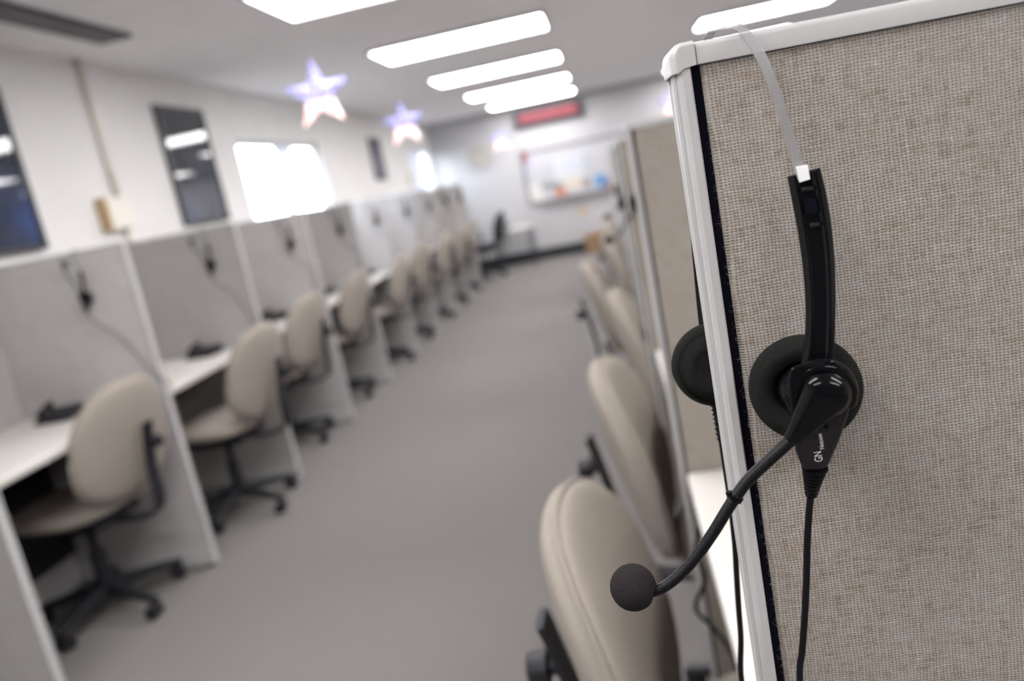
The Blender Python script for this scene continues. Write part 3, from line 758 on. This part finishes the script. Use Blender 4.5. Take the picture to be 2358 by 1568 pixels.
# ------------------------------------------------------------------ things on the left desks
def desk_box():
    t = thing('desk_phone', '', 'phone', (0, 0, 0), 0, 'black desk devices on the left desks')
    b = bmesh.new(); rings = []
    for x_ in (-.095, .095):
        rings.append([Vector((x_, -.075, 0)), Vector((x_, .075, 0)), Vector((x_, .075, .055)), Vector((x_, -.075, .022))])
    obj('phone_body', loft(b, rings), 'black_plastic', t, bev=.004)
    b = bmesh.new(); c_ = smoothpath([(-.070, -.055, .045), (-.070, -.03, .060), (-.070, .03, .078), (-.070, .055, .074)], 6)
    tube(b, c_, lambda s: .012+.008*abs(2*s-1)**3, 10); obj('handset', b, 'gloss_black', t, smooth=True)
    b = bmesh.new()
    for i in range(3):
        for j in range(4):
            x0 = -.01+i*.022; y0 = -.055+j*.022; z0 = .022+(y0+.075)*.22+.001
            box(b, x0, x0+.015, y0, y0+.014, z0, z0+.004)
    obj('keypad', b, 'dark_frame', t)
    return t
ph = desk_box(); ph.scale = (.75, .75, .75); ph.location = (-2.20, 2.655, .7373); ph.rotation_euler = (0, 0, .1); ph['label'] = 'low black device on the nearest left desk against the second divider'
for k, (px, py) in enumerate([(490, 812)], 2): pass
spots = [(-2.09, 3.58, 'low black device on the white desk behind the second left chair'), (-2.12, 4.50, 'low black device on the third left-row desk'), (-2.12, 5.40, 'low black device on the fourth left-row desk'),
         (-2.08, 6.32, 'low black device on the fifth left-row desk'), (-2.08, 7.25, 'low black device on the sixth left-row desk'), (-2.05, 8.15, 'low black device on the seventh left-row desk')]
for x, y, lab in spots: dup(ph, (x, y, .7373), random.uniform(-.3, .3), lab)

# ------------------------------------------------------------------ things on the left wall
def framed(y0, y1, z0, z1, pic, label):
    t = thing('framed_picture', label, 'picture', (XW, (y0+y1)/2, z0), 0, None)
    hy = (y1-y0)/2; hz = z1-z0; fw = .022; b = bmesh.new()
    box(b, .001, .028, -hy, hy, 0, fw); box(b, .001, .028, -hy, hy, hz-fw, hz); box(b, .001, .028, -hy, -hy+fw, fw, hz-fw); box(b, .001, .028, hy-fw, hy, fw, hz-fw)
    obj('frame', b, 'dark_frame', t)
    obj('print', bx(.004, .020, -hy+fw, hy-fw, fw, hz-fw), pic, t)
framed(4.445, 5.00, 1.392, 2.10, 'grey_print', 'tall dark framed picture left of the bright window, reflecting ceiling lights')
framed(2.62, 3.24, 1.392, 2.10, 'night_print', 'dark blue framed picture cut off by the left edge of the photo')
framed(8.66, 9.08, 1.55, 2.02, 'violet_print', 'small dark picture on wall between the two windows')
t = thing('wall_junction_box', 'cream box at the foot of a conduit on left wall between pictures', 'electrical box', (XW, 3.80, 1.43))
obj('box_body', bx(.001, .055, -.10, .10, 0, .16), 'conduit', t, bev=.004)
obj('cover_edge', bx(.001, .057, -.122, -.1005, -.004, .164), 'tan', t)['label'] = 'tan brown side edge'
obj('conduit', cyl(bmesh.new(), (.020, .06, .1605), (.020, .06, CH-1.432), .017, n=14), 'conduit', t, smooth=True)
obj('conduit', cyl(bmesh.new(), (.020, .06, -.10), (.020, .06, -.0005), .017, n=14), 'conduit', t, smooth=True)
p = atx(945, 400, XW)
t = thing('wall_thermostat', 'small yellowish plate on wall beside the far window', 'thermostat', (XW, 10.2, 1.46))
obj('plate', bx(.001, .022, -.06, .06, 0, .14), mat('ivory', (.62, .57, .42), .6), t, bev=.003)

# ------------------------------------------------------------------ far wall
YB = YF-.001
def fb(px, py): p = aty(px, py, YF); return p.x, p.z
x0, z1 = fb(1197, 352); _, z0 = fb(1216, 474); x1 = .9
t = thing('whiteboard', 'framed whiteboard on the far wall with notes along its lower edge', 'whiteboard', (x0, YF, z0)); wbx, wbz = x0, z0
w_ = x1-x0; h_ = z1-z0; b = bmesh.new()
box(b, 0, w_, -.03, -.001, 0, .035); box(b, 0, w_, -.03, -.001, h_-.035, h_); box(b, 0, .035, -.03, -.001, .035, h_-.035); box(b, w_-.035, w_, -.03, -.001, .035, h_-.035)
obj('frame', b, 'alu', t); obj('board_surface', bx(.036, w_-.036, -.016, -.002, .036, h_-.036), 'board', t)
obj('marker_tray', bx(.2, w_-.2, -.075, -.031, 0, .014), 'alu', t)
blue = plain('marker_blue', (.25, .36, .60)); b = bmesh.new()
for px, py, L_ in ((1275, 372, .42), (1280, 384, .50), (1290, 395, .38)):
    xx, zz = fb(px, py); xx -= wbx; zz -= wbz
    c_ = [Vector((xx+L_*i/40, -.0168, zz+.012*math.sin(i*1.9)+.006*math.sin(i*.7))) for i in range(41)]
    tube(b, c_, .006, 5)
obj('marker_writing', b, blue, t)
def note(name, px, py, w, h, col, label, cat='paper', rot=0, disc=False):
    x, z = fb(px, py); z = z; y = YF-.0162
    m_ = mat('note_'+label[:12], tuple(c_*.68 for c_ in col), .8); b = bmesh.new()
    if disc: cyl(b, (0, -.006, 0), (0, -.0005, 0), w/2, n=28)
    else: box(b, -w/2, w/2, -.002, -.0003, -h/2, h/2)
    o = obj(name, b, m_); o.location = (x, y, z); o.rotation_euler = (0, rot, 0); tag(o, label, cat, None)
note('paper_note', 1206, 362, .10, .17, (.60, .08, .07), 'red note at upper left corner of the whiteboard')
note('paper_note', 1236, 445, .21, .27, (.90, .88, .86), 'white paper sheet at lower left of the whiteboard')
note('paper_note', 1216, 380, .15, .15, (.66, .64, .80), 'pale lilac sheet just under the red note on whiteboard')
note('paper_note', 1291, 441, .17, .11, (.75, .25, .12), 'orange red card at bottom middle of the whiteboard', rot=.2)
note('paper_note', 1270, 427, .30, .10, (.38, .40, .42), 'grey printed strip left of centre on the whiteboard', rot=.1)
note('paper_note', 1322, 424, .26, .16, (.85, .78, .68), 'cream sheet right of the orange card on whiteboard', rot=.05)
note('paper_note', 1349, 421, .10, .13, (.42, .30, .34), 'mauve card beside the cream sheet on whiteboard')
note('round_sticker', 1384, 415, .20, .2, (.18, .40, .75), 'round light blue disc at right of the whiteboard', 'sticker', disc=True)
note('paper_note', 1404, 424, .13, .16, (.42, .10, .07), 'dark red card beside the blue disc on whiteboard')
note('paper_note', 1310, 385, .42, .34, (.80, .82, .84), 'large pale poster sheet in middle of the whiteboard')
# clock
x, z = fb(1105, 360); t = thing('wall_clock', 'pale round wall clock left of the whiteboard', 'clock', (x, YF, z))
obj('clock_rim', lathe(bmesh.new(), [(.135, .001), (.160, .001), (.162, .03), (.150, .035), (.135, .03)], (0, 0, 0), (0, -1, 0), 40), mat('clock_cream', (.40, .385, .35), .5), t, smooth=True)
obj('clock_face', cyl(bmesh.new(), (0, -.012, 0), (0, -.002, 0), .134, n=40), mat('clock_white', (.46, .455, .44), .5), t)
for a, L_ in ((.6, .07), (2.2, .10)):
    obj('clock_hand', cyl(bmesh.new(), (0, -.018, 0), (L_*math.cos(a), -.018, L_*math.sin(a)), .004, n=6), 'dark_frame', t)
# LED sign
xa, za = fb(1190, 268); xb, zb = fb(1333, 247); zc = (za+zb)/2-.03
t = thing('led_sign', 'red scrolling message display in dark case high on the far wall', 'sign', ((xa+xb)/2, YF, zc))
hw_ = (xb-xa)/2
fb_ = bmesh.new(); box(fb_, -hw_-.05, hw_+.05, -.08, -.001, -.12, .11)
obj('sign_case', fb_, 'dark_frame', t, bev=.006); obj('led_display', bx(-hw_+.03, hw_-.03, -.083, -.0805, -.062, .058), 'led', t)
# small fittings low on the far wall
x, z = fb(1342, 486); t = thing('wall_outlet', 'small yellowish outlet plate below the whiteboard', 'outlet', (x, YF, z))
obj('plate', bx(-.045, .045, -.008, -.001, -.06, .06), 'tan', t)
# carton by the far end of the right row
t = thing('cardboard_box', 'small brown box on carpet by the far wall beside right row', 'box', (-.30, YF-.30, 0))
b = bmesh.new(); obj('box_body', bx(-.14, .14, -.12, .12, .001, .26), mat('cardboard', (.30, .19, .11), .9), t, bev=.003)
obj('box_lid', bx(-.147, .147, -.127, .127, .2605, .285), mat('cardboard_lid', (.34, .22, .13), .9), t)

# ------------------------------------------------------------------ hanging stars
def star_proto():
    t = thing('hanging_star', '', 'star decoration', (0, 0, 0), 0, 'stars and stripes ceiling ornaments')
    b = bmesh.new(); R, r = .165, .066; n = 10
    out = []
    for k in range(10):
        a = PI/2+2*PI*k/10; rr = R if k % 2 == 0 else r; out.append((rr*math.cos(a), rr*math.sin(a)))
    rim = []
    for k in range(10):
        a, c_ = out[k], out[(k+1) % 10]
        for s in range(4): rim.append((a[0]+(c_[0]-a[0])*s/4, a[1]+(c_[1]-a[1])*s/4))
    for sd in (-1, 1):
        prev = [b.verts.new((x, 0, z)) for x, z in rim] if sd == -1 else first
        if sd == -1: first = prev
        for q in range(1, 6):
            s = 1-q/6; th = .034*(1-s**2)**.9
            cur = [b.verts.new((x*s, sd*th*(.5+.5*min(1, 1.4*(1-math.hypot(x, z)*s/R))), z*s)) for x, z in rim]
            for i in range(len(rim)):
                j = (i+1) % len(rim); b.faces.new((prev[i], prev[j], cur[j], cur[i]))
            prev = cur
        cv = b.verts.new((0, sd*.034, 0))
        for i in range(len(rim)): b.faces.new((prev[i], prev[(i+1) % len(rim)], cv))
    st = obj('star_body', b, 'star', t, smooth=False)
    rp = [Vector((x, 0, z)) for x, z in out]+[Vector((out[0][0], 0, out[0][1]))]
    obj('star_rim', tube(bmesh.new(), rp, .0018, 6), 'clear_band', t)
    for x, z in [(0, .10), (0, .065), (-.022, .045), (.022, .045), (0, .03), (-.05, .038), (-.085, .040), (.05, .038), (.085, .040), (.115, .046), (-.03, .012), (.03, .012), (0, -.005), (-.05, .01), (.055, .012), (-.02, -.02)]:
        bb_ = bmesh.new(); bmesh.ops.create_icosphere(bb_, subdivisions=1, radius=.0018, matrix=Matrix.Translation((x, 0, z))); obj('fairy_bulb', bb_, 'fairy_light', t, smooth=True)
    return t
st = star_proto()
stars = [(733, 217, 3.6, .12, 'large red white and blue star hanging nearest the camera'), (930, 284, 5.4, .05, 'second smaller star of flag colours hanging before the small picture'),
         (1153, 322, 10.2, 0, 'tiny faint star near the far wall left of message sign'), (1549, 236, 8.0, .3, 'star mostly hidden behind the white post at right')]
for i, (px, py, Y, rz, lab) in enumerate(stars):
    p = aty(px, py, Y)
    if i == 0: o = st; o.location = p; o.rotation_euler = (0, 0, rz); o['label'] = lab
    else: o = dup(st, p, rz, lab)
for i, o in enumerate([k for k in bpy.data.objects if k.name.startswith('hanging_star')]):
    obj('hanging_thread', cyl(bmesh.new(), (0, 0, .163), (0, 0, CH-o.location.z), .0006, n=5), 'trim', o)

# clean helper keys
for o in bpy.data.objects:
    if '_w' in o: del o['_w']
